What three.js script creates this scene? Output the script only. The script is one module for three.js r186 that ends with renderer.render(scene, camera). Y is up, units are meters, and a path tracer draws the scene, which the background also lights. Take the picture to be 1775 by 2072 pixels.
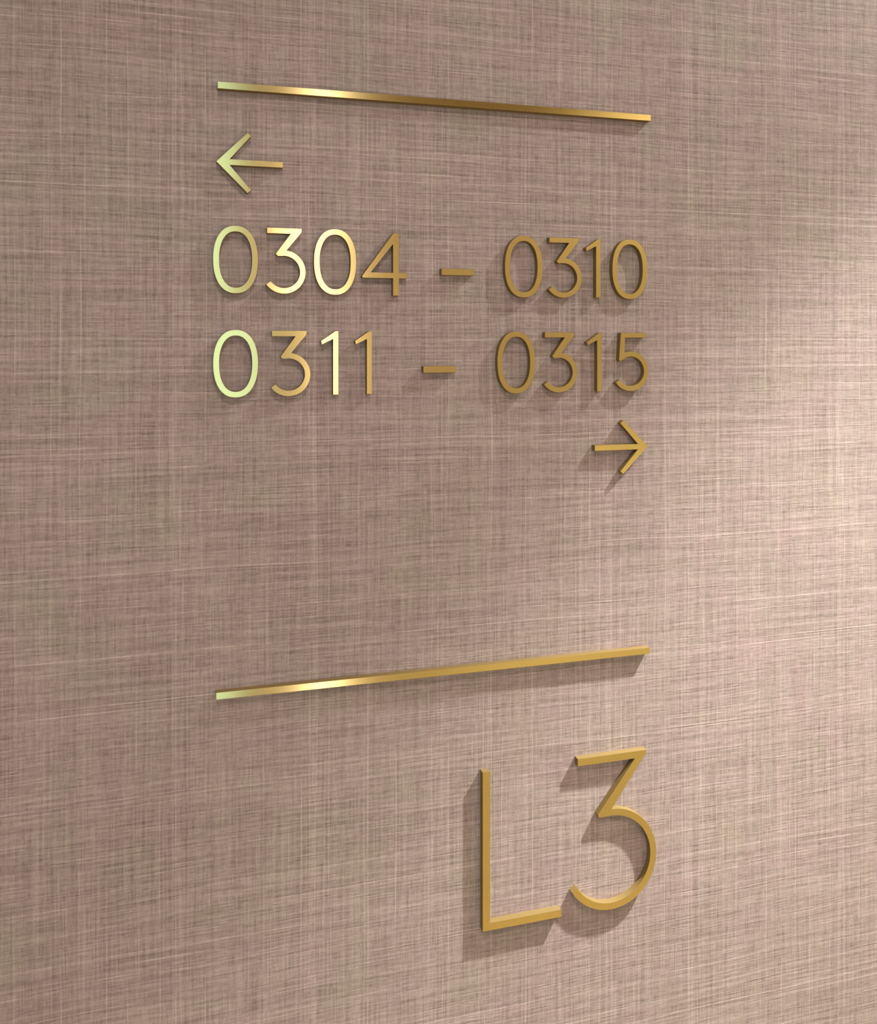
import * as THREE from 'three';
import { mergeGeometries } from 'three/addons/utils/BufferGeometryUtils.js';
import { RectAreaLightUniformsLib } from 'three/addons/lights/RectAreaLightUniformsLib.js';

// ---------------------------------------------------------------- camera, exposure
// metres, y up; the sign wall is the plane z = 0, the corridor lies on its +z side
const EYE = 1.65;                                   // the camera's height above the carpet
const CAM_Z = 0.75;                                 // its distance from the sign wall
const YAW = 15.797 * Math.PI / 180;                 // it looks a little to the right
const F = 1800;                                     // focal length in pixels of the 1775 x 2072 frame
const scene = new THREE.Scene();
scene.background = new THREE.Color(0x000000);
const camera = new THREE.PerspectiveCamera(2 * Math.atan(1036 / F) * 180 / Math.PI, 1775 / 2072, 0.02, 30);
camera.position.set(0, EYE, CAM_Z);
camera.lookAt(Math.sin(YAW), EYE, CAM_Z - Math.cos(YAW));
camera.setViewOffset(1775, 2072, 0, 344, 1775, 2072);   // level camera, lens shifted down
camera.updateProjectionMatrix();
const renderer = new THREE.WebGLRenderer({ antialias: true });
renderer.toneMapping = THREE.LinearToneMapping;
renderer.toneMappingExposure = 1.0;
renderer.shadowMap.enabled = true;
RectAreaLightUniformsLib.init();

// ---------------------------------------------------------------- light levels
const CEIL = 2.60;
// recessed downlights: [x, z, candela, cone degrees, penumbra, colour, aim (offset of the target), label]
const DOWNLIGHTS = [
  [1.14, 0.352, 26.0, 21.0, 0.99, [0.945, 0.99, 0.985], [-2.12, -5.35, -0.352], 'small recessed ceiling downlight close to the sign wall, right of the numerals'],
  [0.05, 1.0, 1.85, 78, 0.8, [1.0, 0.88, 0.88], [0, -1, 0], 'recessed ceiling downlight in the middle of the corridor, opposite the arrows'],
  [-1.5, 1.0, 2.2, 78, 0.8, [1.0, 0.90, 0.86], [0, -1, 0], 'recessed ceiling downlight at the left end of the corridor'],
  [1.28, 0.55, 21, 23, 1.0, [1.0, 0.96, 0.66], [0.0, -2.4, 1.2], 'recessed ceiling downlight tilted towards the back wall, right of the light bar'],
  [1.44, 1.46, 2.3, 70, 0.6, [1.0, 0.94, 0.80], [0, -1, 0], 'recessed ceiling downlight right beside the back wall'],
  [2.1, 1.0, 0.9, 78, 0.8, [1.0, 0.94, 0.88], [0, -1, 0], 'recessed ceiling downlight at the right end of the corridor'],
];
const SPILL = 3.5;                                  // candela of the wide lobe around the first lamp's beam
const SCONCE_GLOW = 2.7, PANE_GLOW = 0.9;

// ---------------------------------------------------------------- helpers
let seed = 20240611;
function rnd() { seed |= 0; seed = seed + 0x6D2B79F5 | 0; let t = Math.imul(seed ^ seed >>> 15, 1 | seed); t = t + Math.imul(t ^ t >>> 7, 61 | t) ^ t; return ((t ^ t >>> 14) >>> 0) / 4294967296; }
const used = {};
function numbered(n) { const k = used[n] = (used[n] ?? -1) + 1; return k ? `${n}_${String(k).padStart(3, '0')}` : n; }
function mesh(name, geo, mat, parent = scene) {
  const m = new THREE.Mesh(geo, mat); m.castShadow = m.receiveShadow = true;
  m.name = parent === scene ? numbered(name) : name; parent.add(m); return m;
}
function structure(name, geo, mat) { const m = new THREE.Mesh(geo, mat); m.name = name; m.castShadow = m.receiveShadow = true; m.userData.kind = 'structure'; scene.add(m); return m; }
function group(name, pos, label, category, grp) {
  const g = new THREE.Group(); g.name = numbered(name); g.position.set(...pos); g.userData = { label, category };
  if (grp) g.userData.group = grp; scene.add(g); return g;
}
function box(x0, x1, y0, y1, z0, z1) { const g = new THREE.BoxGeometry(x1 - x0, y1 - y0, z1 - z0); g.translate((x0 + x1) / 2, (y0 + y1) / 2, (z0 + z1) / 2); return g; }
function uvXY(g, w, h, ox = 0, oy = 0) {            // uv from the position along the wall, one tile = w x h metres
  const p = g.attributes.position, u = g.attributes.uv;
  for (let i = 0; i < p.count; i++) u.setXY(i, (p.getX(i) - ox) / w, (p.getY(i) - oy) / h);
  return g;
}
function uvXZ(g, s) { const p = g.attributes.position, u = g.attributes.uv; for (let i = 0; i < p.count; i++) u.setXY(i, p.getX(i) / s, p.getZ(i) / s); return g; }

// ---------------------------------------------------------------- procedural cloth wallpaper
const N = 2048, TILE_W = 0.64, TILE_H = 0.76;
const smooth = t => t * t * (3 - 2 * t);
function lattice(nx, ny) { const a = new Float32Array(nx * ny); for (let i = 0; i < a.length; i++) a[i] = rnd() * 2 - 1; return { a, nx, ny }; }
function sample(L, x, y) {                          // periodic value noise, x and y in 0..1
  const fx = x * L.nx, fy = y * L.ny, ix = Math.floor(fx), iy = Math.floor(fy), tx = smooth(fx - ix), ty = smooth(fy - iy);
  const x0 = ((ix % L.nx) + L.nx) % L.nx, x1 = (x0 + 1) % L.nx, y0 = ((iy % L.ny) + L.ny) % L.ny, y1 = (y0 + 1) % L.ny;
  const a = L.a, w = L.nx;
  return (a[y0 * w + x0] * (1 - tx) + a[y0 * w + x1] * tx) * (1 - ty) + (a[y1 * w + x0] * (1 - tx) + a[y1 * w + x1] * tx) * ty;
}
// one family of threads: value at (along the thread, across the threads), both 0..1
function threads(step, brightShare) {
  const rows = Math.round(N / step), pos = [];
  const base = lattice(5, rows), mid = lattice(24, rows), fine = lattice(105, rows), broad = lattice(4, Math.round(rows / 9));
  const bright = new Float32Array(rows), seg = lattice(9, rows);
  for (let r = 0; r < rows; r++) bright[r] = rnd() < brightShare ? 0.55 + 0.6 * rnd() : 0;
  const wob = lattice(7, 40);
  return (s, c) => {
    const cc = c + sample(wob, s, c) * 0.0016, fy = cc * rows, iy = Math.floor(fy), r = ((iy % rows) + rows) % rows, d = fy - iy - 0.5;
    const yc = (r + 0) / rows;
    let v = 0.6 * sample(base, s, yc) + 0.55 * sample(mid, s, yc) + 0.5 * sample(fine, s, yc) + 0.12 * sample(broad, s, cc);
    const b = bright[r]; let hi = 0;
    if (b) { const k = Math.min(1, Math.max(0, sample(seg, s, yc) * 1.6 + 0.55)); hi = b * k; }
    const round = 1 - 3.2 * d * d;                  // a thread is round, the gap beside it low
    return [v * (0.55 + 0.45 * round), hi * Math.max(0, round), round];
  };
}
const weft = threads(3.2, 0.10), warp = threads(3.6, 0.14);
const blotA = lattice(13, 26), blotB = lattice(30, 14), blotC = lattice(40, 80), big = lattice(4, 5), grainL = lattice(1024, 1024);
const colour = new Uint8Array(N * N * 4), relief = new Uint8Array(N * N * 4);
const toByte = v => Math.max(0, Math.min(255, Math.round(v)));
const speck = new Float32Array(N * N);
for (let k = 0; k < 12000; k++) {
  const x = Math.floor(rnd() * N), y = Math.floor(rnd() * N), flat = rnd() < 0.72, len = 3 + Math.floor(rnd() * rnd() * 14), d = 0.35 + 0.65 * rnd();
  for (let i = 0; i < len; i++) { const e = d * (1 - Math.abs(i / len - 0.5)), px = (x + (flat ? i : 0)) % N, py = (y + (flat ? 0 : i)) % N; speck[py * N + px] = Math.max(speck[py * N + px], e); }
}
const BASE = [173, 152, 142];
for (let j = 0; j < N; j++) for (let i = 0; i < N; i++) {
  const x = i / N, y = j / N;
  const [h, hb, hr] = weft(x, y), [v, vb, vr] = warp(y, x);
  const g = sample(grainL, x, y), sp = speck[j * N + i];
  const tint = 0.55 * sample(blotA, x, y) + 0.5 * sample(blotB, x, y) + 0.5 * sample(blotC, x, y) + 0.3 * h - 0.2 * v + 0.2 * sample(big, x, y);
  const lum = 15.5 * h + 11.5 * v + 23 * hb + 20 * vb + 6.5 * g - 36 * sp - 4 * Math.max(0, -h * 1.6 + 0.1) * Math.max(0, -v * 1.6 + 0.1) + 2 * sample(big, y, x) + 4 * Math.max(hr, vr) - 3;
  const o = (j * N + i) * 4;
  colour[o] = toByte(BASE[0] + lum * 1.02 + 1.9 * tint);
  colour[o + 1] = toByte(BASE[1] + lum - 1.5 * tint);
  colour[o + 2] = toByte(BASE[2] + lum * 0.96 + 0.8 * tint - (tint < 0 ? -tint * 2.2 : 0));
  colour[o + 3] = 255;
  const z = toByte(118 + 40 * h + 20 * hr + 22 * v + 8 * vr + 50 * hb + 26 * vb - 60 * sp + 8 * g);
  relief[o] = relief[o + 1] = relief[o + 2] = z; relief[o + 3] = 255;
}
function tex(data, n, srgb) {
  const t = new THREE.DataTexture(data, n, n, THREE.RGBAFormat); t.wrapS = t.wrapT = THREE.RepeatWrapping;
  t.magFilter = THREE.LinearFilter; t.minFilter = THREE.LinearMipmapLinearFilter; t.generateMipmaps = true; t.anisotropy = 8;
  if (srgb) t.colorSpace = THREE.SRGBColorSpace; t.needsUpdate = true; return t;
}
const wallpaper = new THREE.MeshStandardMaterial({ map: tex(colour, N, true), bumpMap: tex(relief, N, false), bumpScale: 0.0003, roughness: 0.78, metalness: 0 });

// carpet, plaster, lacquered timber
function noiseTexture(n, base, amp, cells) {
  const L = cells.map(c => lattice(c, c)), d = new Uint8Array(n * n * 4);
  for (let j = 0; j < n; j++) for (let i = 0; i < n; i++) {
    let v = 0; L.forEach((l, k) => { v += sample(l, i / n, j / n) * amp[k]; });
    const o = (j * n + i) * 4; for (let c = 0; c < 3; c++) d[o + c] = toByte(base[c] + v); d[o + 3] = 255;
  }
  return tex(d, n, true);
}
const carpet = new THREE.MeshStandardMaterial({ map: noiseTexture(512, [178, 158, 132], [22, 16, 10], [200, 60, 8]), roughness: 0.95 });
const plaster = new THREE.MeshStandardMaterial({ map: noiseTexture(256, [214, 206, 194], [3, 3], [120, 14]), roughness: 0.9 });
const beigePanel = new THREE.MeshStandardMaterial({ map: noiseTexture(256, [205, 188, 165], [6, 6], [90, 12]), roughness: 0.6 });
const skirting = new THREE.MeshStandardMaterial({ color: 0x4a3a2e, roughness: 0.5 });
const whiteMetal = new THREE.MeshStandardMaterial({ color: 0xe6e2da, roughness: 0.45 });

// ---------------------------------------------------------------- the corridor
const X0 = -2.3, X1 = 2.9, Z1 = 1.75, T = 0.12;
structure('wall_front', uvXY(box(X0 - T, X1 + T, -0.1, CEIL + 0.1, -T, 0), TILE_W, TILE_H, -0.16, EYE - 0.74), wallpaper);
structure('floor', uvXZ(box(X0 - T, X1 + T, -0.12, 0, 0, Z1 + T), 0.6), carpet);
structure('wall_left', uvXZ(box(X0 - T, X0, 0, CEIL, 0, Z1), 1), plaster);
structure('wall_right', uvXZ(box(X1, X1 + T, 0, CEIL, 0, Z1), 1), beigePanel);
structure('baseboard_front', box(X0, X1, 0, 0.11, 0, 0.014), skirting);
// back wall, with the opening of a narrow frosted window
const WX0 = -0.62, WX1 = 0.165, WY0 = 0.55, WY1 = 2.48;
structure('wall_back', mergeGeometries([
  box(X0 - T, WX0, 0, CEIL, Z1, Z1 + T), box(WX1, X1 + T, 0, CEIL, Z1, Z1 + T),
  box(WX0, WX1, 0, WY0, Z1, Z1 + T), box(WX0, WX1, WY1, CEIL, Z1, Z1 + T)]), beigePanel);
structure('baseboard_back', box(X0, X1, 0, 0.11, Z1 - 0.014, Z1), beigePanel);
{
  const frosted = new THREE.MeshStandardMaterial({ color: 0xbfd2bd, emissive: new THREE.Color(0.63, 0.97, 1.16), emissiveIntensity: PANE_GLOW, roughness: 0.5 });
  const w = structure('window_1', mergeGeometries([
    box(WX0, WX0 + 0.035, WY0, WY1, Z1 - 0.012, Z1 + T), box(WX1 - 0.035, WX1, WY0, WY1, Z1 - 0.012, Z1 + T),
    box(WX0 + 0.035, WX1 - 0.035, WY0, WY0 + 0.035, Z1 - 0.012, Z1 + T), box(WX0 + 0.035, WX1 - 0.035, WY1 - 0.035, WY1, Z1 - 0.012, Z1 + T)]), beigePanel);
  mesh('pane', box(WX0 + 0.035, WX1 - 0.035, WY0 + 0.035, WY1 - 0.035, Z1 + 0.05, Z1 + 0.06), frosted, w);
  const L = new THREE.RectAreaLight(new THREE.Color(0.63, 0.97, 1.16), PANE_GLOW * 0.25, WX1 - WX0 - 0.07, WY1 - WY0 - 0.07);
  L.position.set((WX0 + WX1) / 2, (WY0 + WY1) / 2, Z1 + 0.045); L.lookAt((WX0 + WX1) / 2, (WY0 + WY1) / 2, 0);
  w.add(L);
}
// ceiling with a round hole for every downlight
{
  const s = new THREE.Shape([[X0 - T, 0], [X1 + T, 0], [X1 + T, Z1 + T], [X0 - T, Z1 + T]].map(p => new THREE.Vector2(p[0], p[1])));
  for (const [x, z] of DOWNLIGHTS) { const h = new THREE.Path(); h.absarc(x, z, 0.036, 0, Math.PI * 2, true); s.holes.push(h); }
  const g = new THREE.ExtrudeGeometry(s, { depth: 0.1, bevelEnabled: false, curveSegments: 24 });
  g.rotateX(Math.PI / 2); g.translate(0, CEIL + 0.1, 0);
  structure('ceiling', g, plaster);
}

// ---------------------------------------------------------------- lamps
for (const [x, z, cd, deg, pen, rgb, aim, label] of DOWNLIGHTS) {
  const g = group('ceiling_downlight', [x, CEIL, z], label, 'downlight');
  const ring = [[0.034, 0.045], [0.034, 0.002], [0.037, -0.003], [0.048, -0.003], [0.05, 0], [0.037, 0.0005], [0.0355, 0.045], [0.034, 0.045]].map(p => new THREE.Vector2(p[0], p[1]));
  mesh('trim_ring', new THREE.LatheGeometry(ring, 40), whiteMetal, g);
  const lens = new THREE.CylinderGeometry(0.0335, 0.0335, 0.006, 32); lens.translate(0, 0.03, 0);
  mesh('lens', lens, new THREE.MeshStandardMaterial({ color: 0xffffff, emissive: new THREE.Color(...rgb), emissiveIntensity: 6, roughness: 0.4 }), g);
  const s = new THREE.SpotLight(new THREE.Color(...rgb), cd, 0, deg * Math.PI / 180, pen, 2);
  s.position.set(0, -0.006, 0); s.target.position.set(...aim); s.castShadow = true; s.shadow.radius = 1.2; s.shadow.mapSize.set(2048, 2048);
  g.add(s, s.target);
  if (cd === DOWNLIGHTS[0][2]) {                     // its reflector also spills light around the beam
    const w = new THREE.SpotLight(new THREE.Color(...rgb), SPILL, 0, 80 * Math.PI / 180, 0.7, 2);
    w.position.copy(s.position); w.target.position.set(0, -1, 0); w.castShadow = true; w.shadow.radius = 1.2; w.shadow.mapSize.set(2048, 2048);
    g.add(w, w.target);
  }
}
{ // tall slender light bar on the back wall: the bright streak that the brass mirrors
  const sx = 0.36, y0 = 0.5, y1 = 2.48;
  const g = group('wall_sconce', [sx, y0, Z1], 'tall slender vertical light bar on the wall facing the brass sign', 'wall lamp');
  mesh('back_plate', box(-0.06, 0.06, 0, y1 - y0, -0.012, 0), whiteMetal, g);
  const d = new THREE.CylinderGeometry(0.042, 0.042, y1 - y0 - 0.06, 24, 1, false); d.translate(0, (y1 - y0) / 2, -0.045);
  mesh('diffuser', d, new THREE.MeshStandardMaterial({ color: 0xfff2dc, emissive: new THREE.Color(1.0, 0.89, 0.92), emissiveIntensity: SCONCE_GLOW, roughness: 0.5 }), g);
  for (const y of [0.02, y1 - y0 - 0.02]) { const c = new THREE.CylinderGeometry(0.046, 0.046, 0.022, 24); c.translate(0, y, -0.045); mesh('end_cap', c, whiteMetal, g); }
  const L = new THREE.RectAreaLight(new THREE.Color(1.0, 0.89, 0.92), SCONCE_GLOW * 0.3, 0.08, y1 - y0 - 0.06);
  L.position.set(0, (y1 - y0) / 2, -0.09); L.lookAt(0, (y1 - y0) / 2, -5); g.add(L);
}

// ---------------------------------------------------------------- brass sign pieces
function brushed(n) {                                // fine grain along the rolling direction
  const d = new Uint8Array(n * n * 4), a = lattice(12, n), b = lattice(4, n);
  for (let j = 0; j < n; j++) for (let i = 0; i < n; i++) { const v = toByte(128 + 70 * sample(a, i / n, j / n) + 40 * sample(b, i / n, j / n)), o = (j * n + i) * 4; d[o] = d[o + 1] = d[o + 2] = v; d[o + 3] = 255; }
  const t = tex(d, n, false); t.repeat.set(1 / 120, 1 / 120); return t;
}
const brass = new THREE.MeshStandardMaterial({ color: new THREE.Color(0.81, 0.675, 0.28), metalness: 1, roughness: 0.13, bumpMap: brushed(512), bumpScale: 0.0000025 });
// the sawn edges were never polished: dull and browned
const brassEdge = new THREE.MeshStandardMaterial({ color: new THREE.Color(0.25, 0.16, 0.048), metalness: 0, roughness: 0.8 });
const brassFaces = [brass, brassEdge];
const DEPTH = 6.4, BEV = 0.12;                       // millimetres
const mm = 0.001;
// outline in millimetres (drawn at full size) -> bevelled solid standing on the wall
function plate(shape) {
  const g = new THREE.ExtrudeGeometry(shape, { depth: DEPTH - BEV, bevelEnabled: true, bevelThickness: BEV, bevelSize: BEV, bevelOffset: -BEV, bevelSegments: 1, curveSegments: 48 });
  g.scale(mm, mm, mm); g.computeBoundingBox(); g.translate(0, 0, -g.boundingBox.min.z - 0.0001);
  return g;
}
const V = (x, y) => new THREE.Vector2(x, y);
const poly = pts => new THREE.Shape(pts.map(p => V(p[0], p[1])));
function arc(cx, cy, r, a0, a1, n = 40) { const o = []; for (let i = 0; i <= n; i++) { const a = (a0 + (a1 - a0) * i / n) * Math.PI / 180; o.push([cx + r * Math.cos(a), cy + r * Math.sin(a)]); } return o; }
function oval(cx, cy, a, b, e, n = 96) { const o = []; for (let i = 0; i < n; i++) { const t = i / n * 2 * Math.PI, c = Math.cos(t), s = Math.sin(t); o.push([cx + a * Math.sign(c) * Math.abs(c) ** (2 / e), cy + b * Math.sign(s) * Math.abs(s) ** (2 / e)]); } return o; }
const GLYPH = {
  zero() { const s = poly(oval(17.9, 27.4, 17.9, 27.6, 2.25)); s.holes.push(new THREE.Path(oval(17.9, 27.4, 13.1, 22.9, 2.25).reverse().map(p => V(...p)))); return s; },
  three: () => poly([[1.2, 54.4], [29.8, 54.4], [29.6, 51.2], [17.3, 36.05], ...arc(15, 18.1, 18, 82, -144), ...arc(15, 18.1, 13.3, -144, 92), [10.1, 31.1], [8.3, 33.0], [20.6, 49.8], [1.2, 49.8]]),
  one: () => poly([[10.4, 0.8], [14.9, 0.8], [14.9, 54.2], [12.4, 54.2], [0.2, 46.0], [0.9, 43.0], [10.4, 47.6]]),
  four() { const s = poly([[27.0, -0.2], [32.3, -0.2], [32.3, 14.6], [39.2, 14.6], [39.2, 19.4], [32.3, 19.4], [32.3, 53.2], [27.2, 53.2], [0, 16.0], [0.7, 14.6], [27.0, 14.6]]); s.holes.push(new THREE.Path([V(27.0, 19.4), V(27.0, 44.0), V(7.6, 19.4)])); return s; },
  five: () => poly([[5, 54.2], [30.8, 54.2], [30.8, 49.7], [9.3, 49.7], [8.9, 35.8], ...arc(15.1, 18.6, 18.3, 110, -146), ...arc(15.1, 18.6, 13.6, -146, 112), [4.4, 27.8], [3.1, 29.2]]),
  dash: () => poly([[0, 0], [29.6, 0], [29.6, 5.6], [0, 5.6]]),
  arrow: () => poly([[0, 0], [25.0, -24.8], [27.8, -22.2], [10.7, -2.4], [53.6, -2.4], [53.6, 2.4], [10.7, 2.4], [27.8, 22.2], [25.0, 24.8]]),
  arrowRight: () => poly([[0, 0], [-25.2, 24.8], [-28.2, 22.2], [-10.2, 2.5], [-54.0, 2.5], [-54.0, -2.5], [-10.2, -2.5], [-28.2, -22.2], [-25.2, -24.8]]),
  bar: () => poly([[0, -2.85], [392, -2.85], [392, 2.85], [0, 2.85]]),
  ell: () => poly([[0, 0], [74.9, 0], [74.9, 6.7], [6.9, 6.7], [6.9, 140.4], [0, 140.4]]),
  bigThree: () => poly([[5.7, 142.4], [75.3, 142.4], [74.6, 139.4], [39.6, 92.2], ...arc(39.2, 46.1, 46.1, 89, -148, 64), ...arc(39.2, 46.1, 39.9, -148, 93, 64), [26.7, 86.1], [25.6, 88.7], [63.4, 135.7], [5.7, 135.7]]),
};
const GEO = {}, MASTER = {};
function piece(name, glyph, x, y, label, category, grp, turn = 0) {   // turn: the few tenths of a degree by which a piece sits askew      // x, y in millimetres from the foot of the camera on the wall
  GEO[glyph] ??= plate(GLYPH[glyph]());
  let o;
  if (!MASTER[glyph]) { o = MASTER[glyph] = mesh(name, GEO[glyph], brassFaces); } else { o = MASTER[glyph].clone(); o.name = numbered(name); scene.add(o); }
  o.position.set(x * mm, EYE + y * mm, 0); o.rotation.y = turn * Math.PI / 180;
  if (turn) { const w = GEO[glyph].boundingBox ?? (GEO[glyph].computeBoundingBox(), GEO[glyph].boundingBox); o.position.z = Math.max(0, w.max.x * Math.sin(o.rotation.y)) * 0.5; }
  o.userData = { label, category, group: grp };
  return o;
}
const ROW1 = 39.9, ROW2 = -45.1, G1 = 'raised brass numerals of the upper room row', G2 = 'raised brass numerals of the lower room row';
piece('brass_bar', 'bar', 24.0, 208.75, 'long thin brass bar above the left pointing arrow, topmost piece of the sign', 'bar', 'brass divider bars');
piece('brass_arrow', 'arrow', 22.9, 146.6, 'brass arrow pointing left, just above the 0304 numerals', 'arrow', 'brass arrows');
piece('brass_numeral', 'zero', 20.4, ROW1, 'brass numeral 0 at the start of 0304, below the left arrow', 'numeral', G1);
piece('brass_numeral', 'three', 62.2, ROW1, 'bright brass numeral 3 in 0304, upper row, between its two zeros', 'numeral', G1, 1.1);
piece('brass_numeral', 'zero', 102.2, ROW1, 'bright brass numeral 0 beside the 4 in 0304, upper row', 'numeral', G1);
piece('brass_numeral', 'four', 142.9, ROW1, 'brass numeral 4, the only 4 on the sign', 'numeral', G1);
piece('brass_hyphen', 'dash', 213.1, 58.3, 'short brass hyphen between 0304 and 0310, upper row', 'hyphen', 'brass hyphens');
piece('brass_numeral', 'zero', 271.7, ROW1, 'dull brass numeral 0 at the start of 0310, just right of the upper hyphen', 'numeral', G1);
piece('brass_numeral', 'three', 313.0, ROW1, 'dull brass numeral 3 in 0310, upper row, left of its 1', 'numeral', G1);
piece('brass_numeral', 'one', 349.8, ROW1, 'brass numeral 1 in 0310, the only 1 in the upper row', 'numeral', G1);
piece('brass_numeral', 'zero', 376.6, ROW1, 'brass numeral 0 at the end of 0310, rightmost of the upper row', 'numeral', G1);
piece('brass_numeral', 'zero', 20.6, ROW2, 'pale greenish brass numeral 0 at the start of 0311, lower row', 'numeral', G2, -1.4);
piece('brass_numeral', 'three', 66.3, ROW2, 'bright brass numeral 3 in 0311, lower row, beside the pale 0', 'numeral', G2, -0.8);
piece('brass_numeral', 'one', 107.9, ROW2, 'bright brass numeral 1 right after the 3 in 0311, lower row', 'numeral', G2);
piece('brass_numeral', 'one', 136.7, ROW2, 'brass numeral 1 at the end of 0311, left of the lower hyphen', 'numeral', G2);
piece('brass_hyphen', 'dash', 196.8, -26.6, 'short brass hyphen between 0311 and 0315, lower row', 'hyphen', 'brass hyphens');
piece('brass_numeral', 'zero', 264.6, ROW2 - 0.6, 'dull brass numeral 0 at the start of 0315, just right of the lower hyphen', 'numeral', G2);
piece('brass_numeral', 'three', 308.6, ROW2 - 0.6, 'dull brass numeral 3 in 0315, lower row, left of its 1', 'numeral', G2);
piece('brass_numeral', 'one', 350.9, ROW2 - 0.9, 'brass numeral 1 beside the 5 in 0315, lower row', 'numeral', G2);
piece('brass_numeral', 'five', 380.2, ROW2 - 0.6, 'brass numeral 5 above the right arrow, the only 5 on the sign', 'numeral', G2);
piece('brass_arrow', 'arrowRight', 412.9, -97.1, 'brass arrow pointing right, below the 5 of 0315', 'arrow', 'brass arrows');
piece('brass_bar', 'bar', 22.8, -287.5, 'long thin brass bar above the large L3, below the right arrow', 'bar', 'brass divider bars');
piece('brass_letter', 'ell', 250.8, -519.8, 'large raised brass letter L, below the lower bar, casting a shadow to its left', 'letter', 'large level marking');
piece('brass_numeral', 'bigThree', 336.3, -521.6, 'large raised brass numeral 3 beside the big L, lowest on the sign', 'numeral', 'large level marking');

renderer.render(scene, camera);
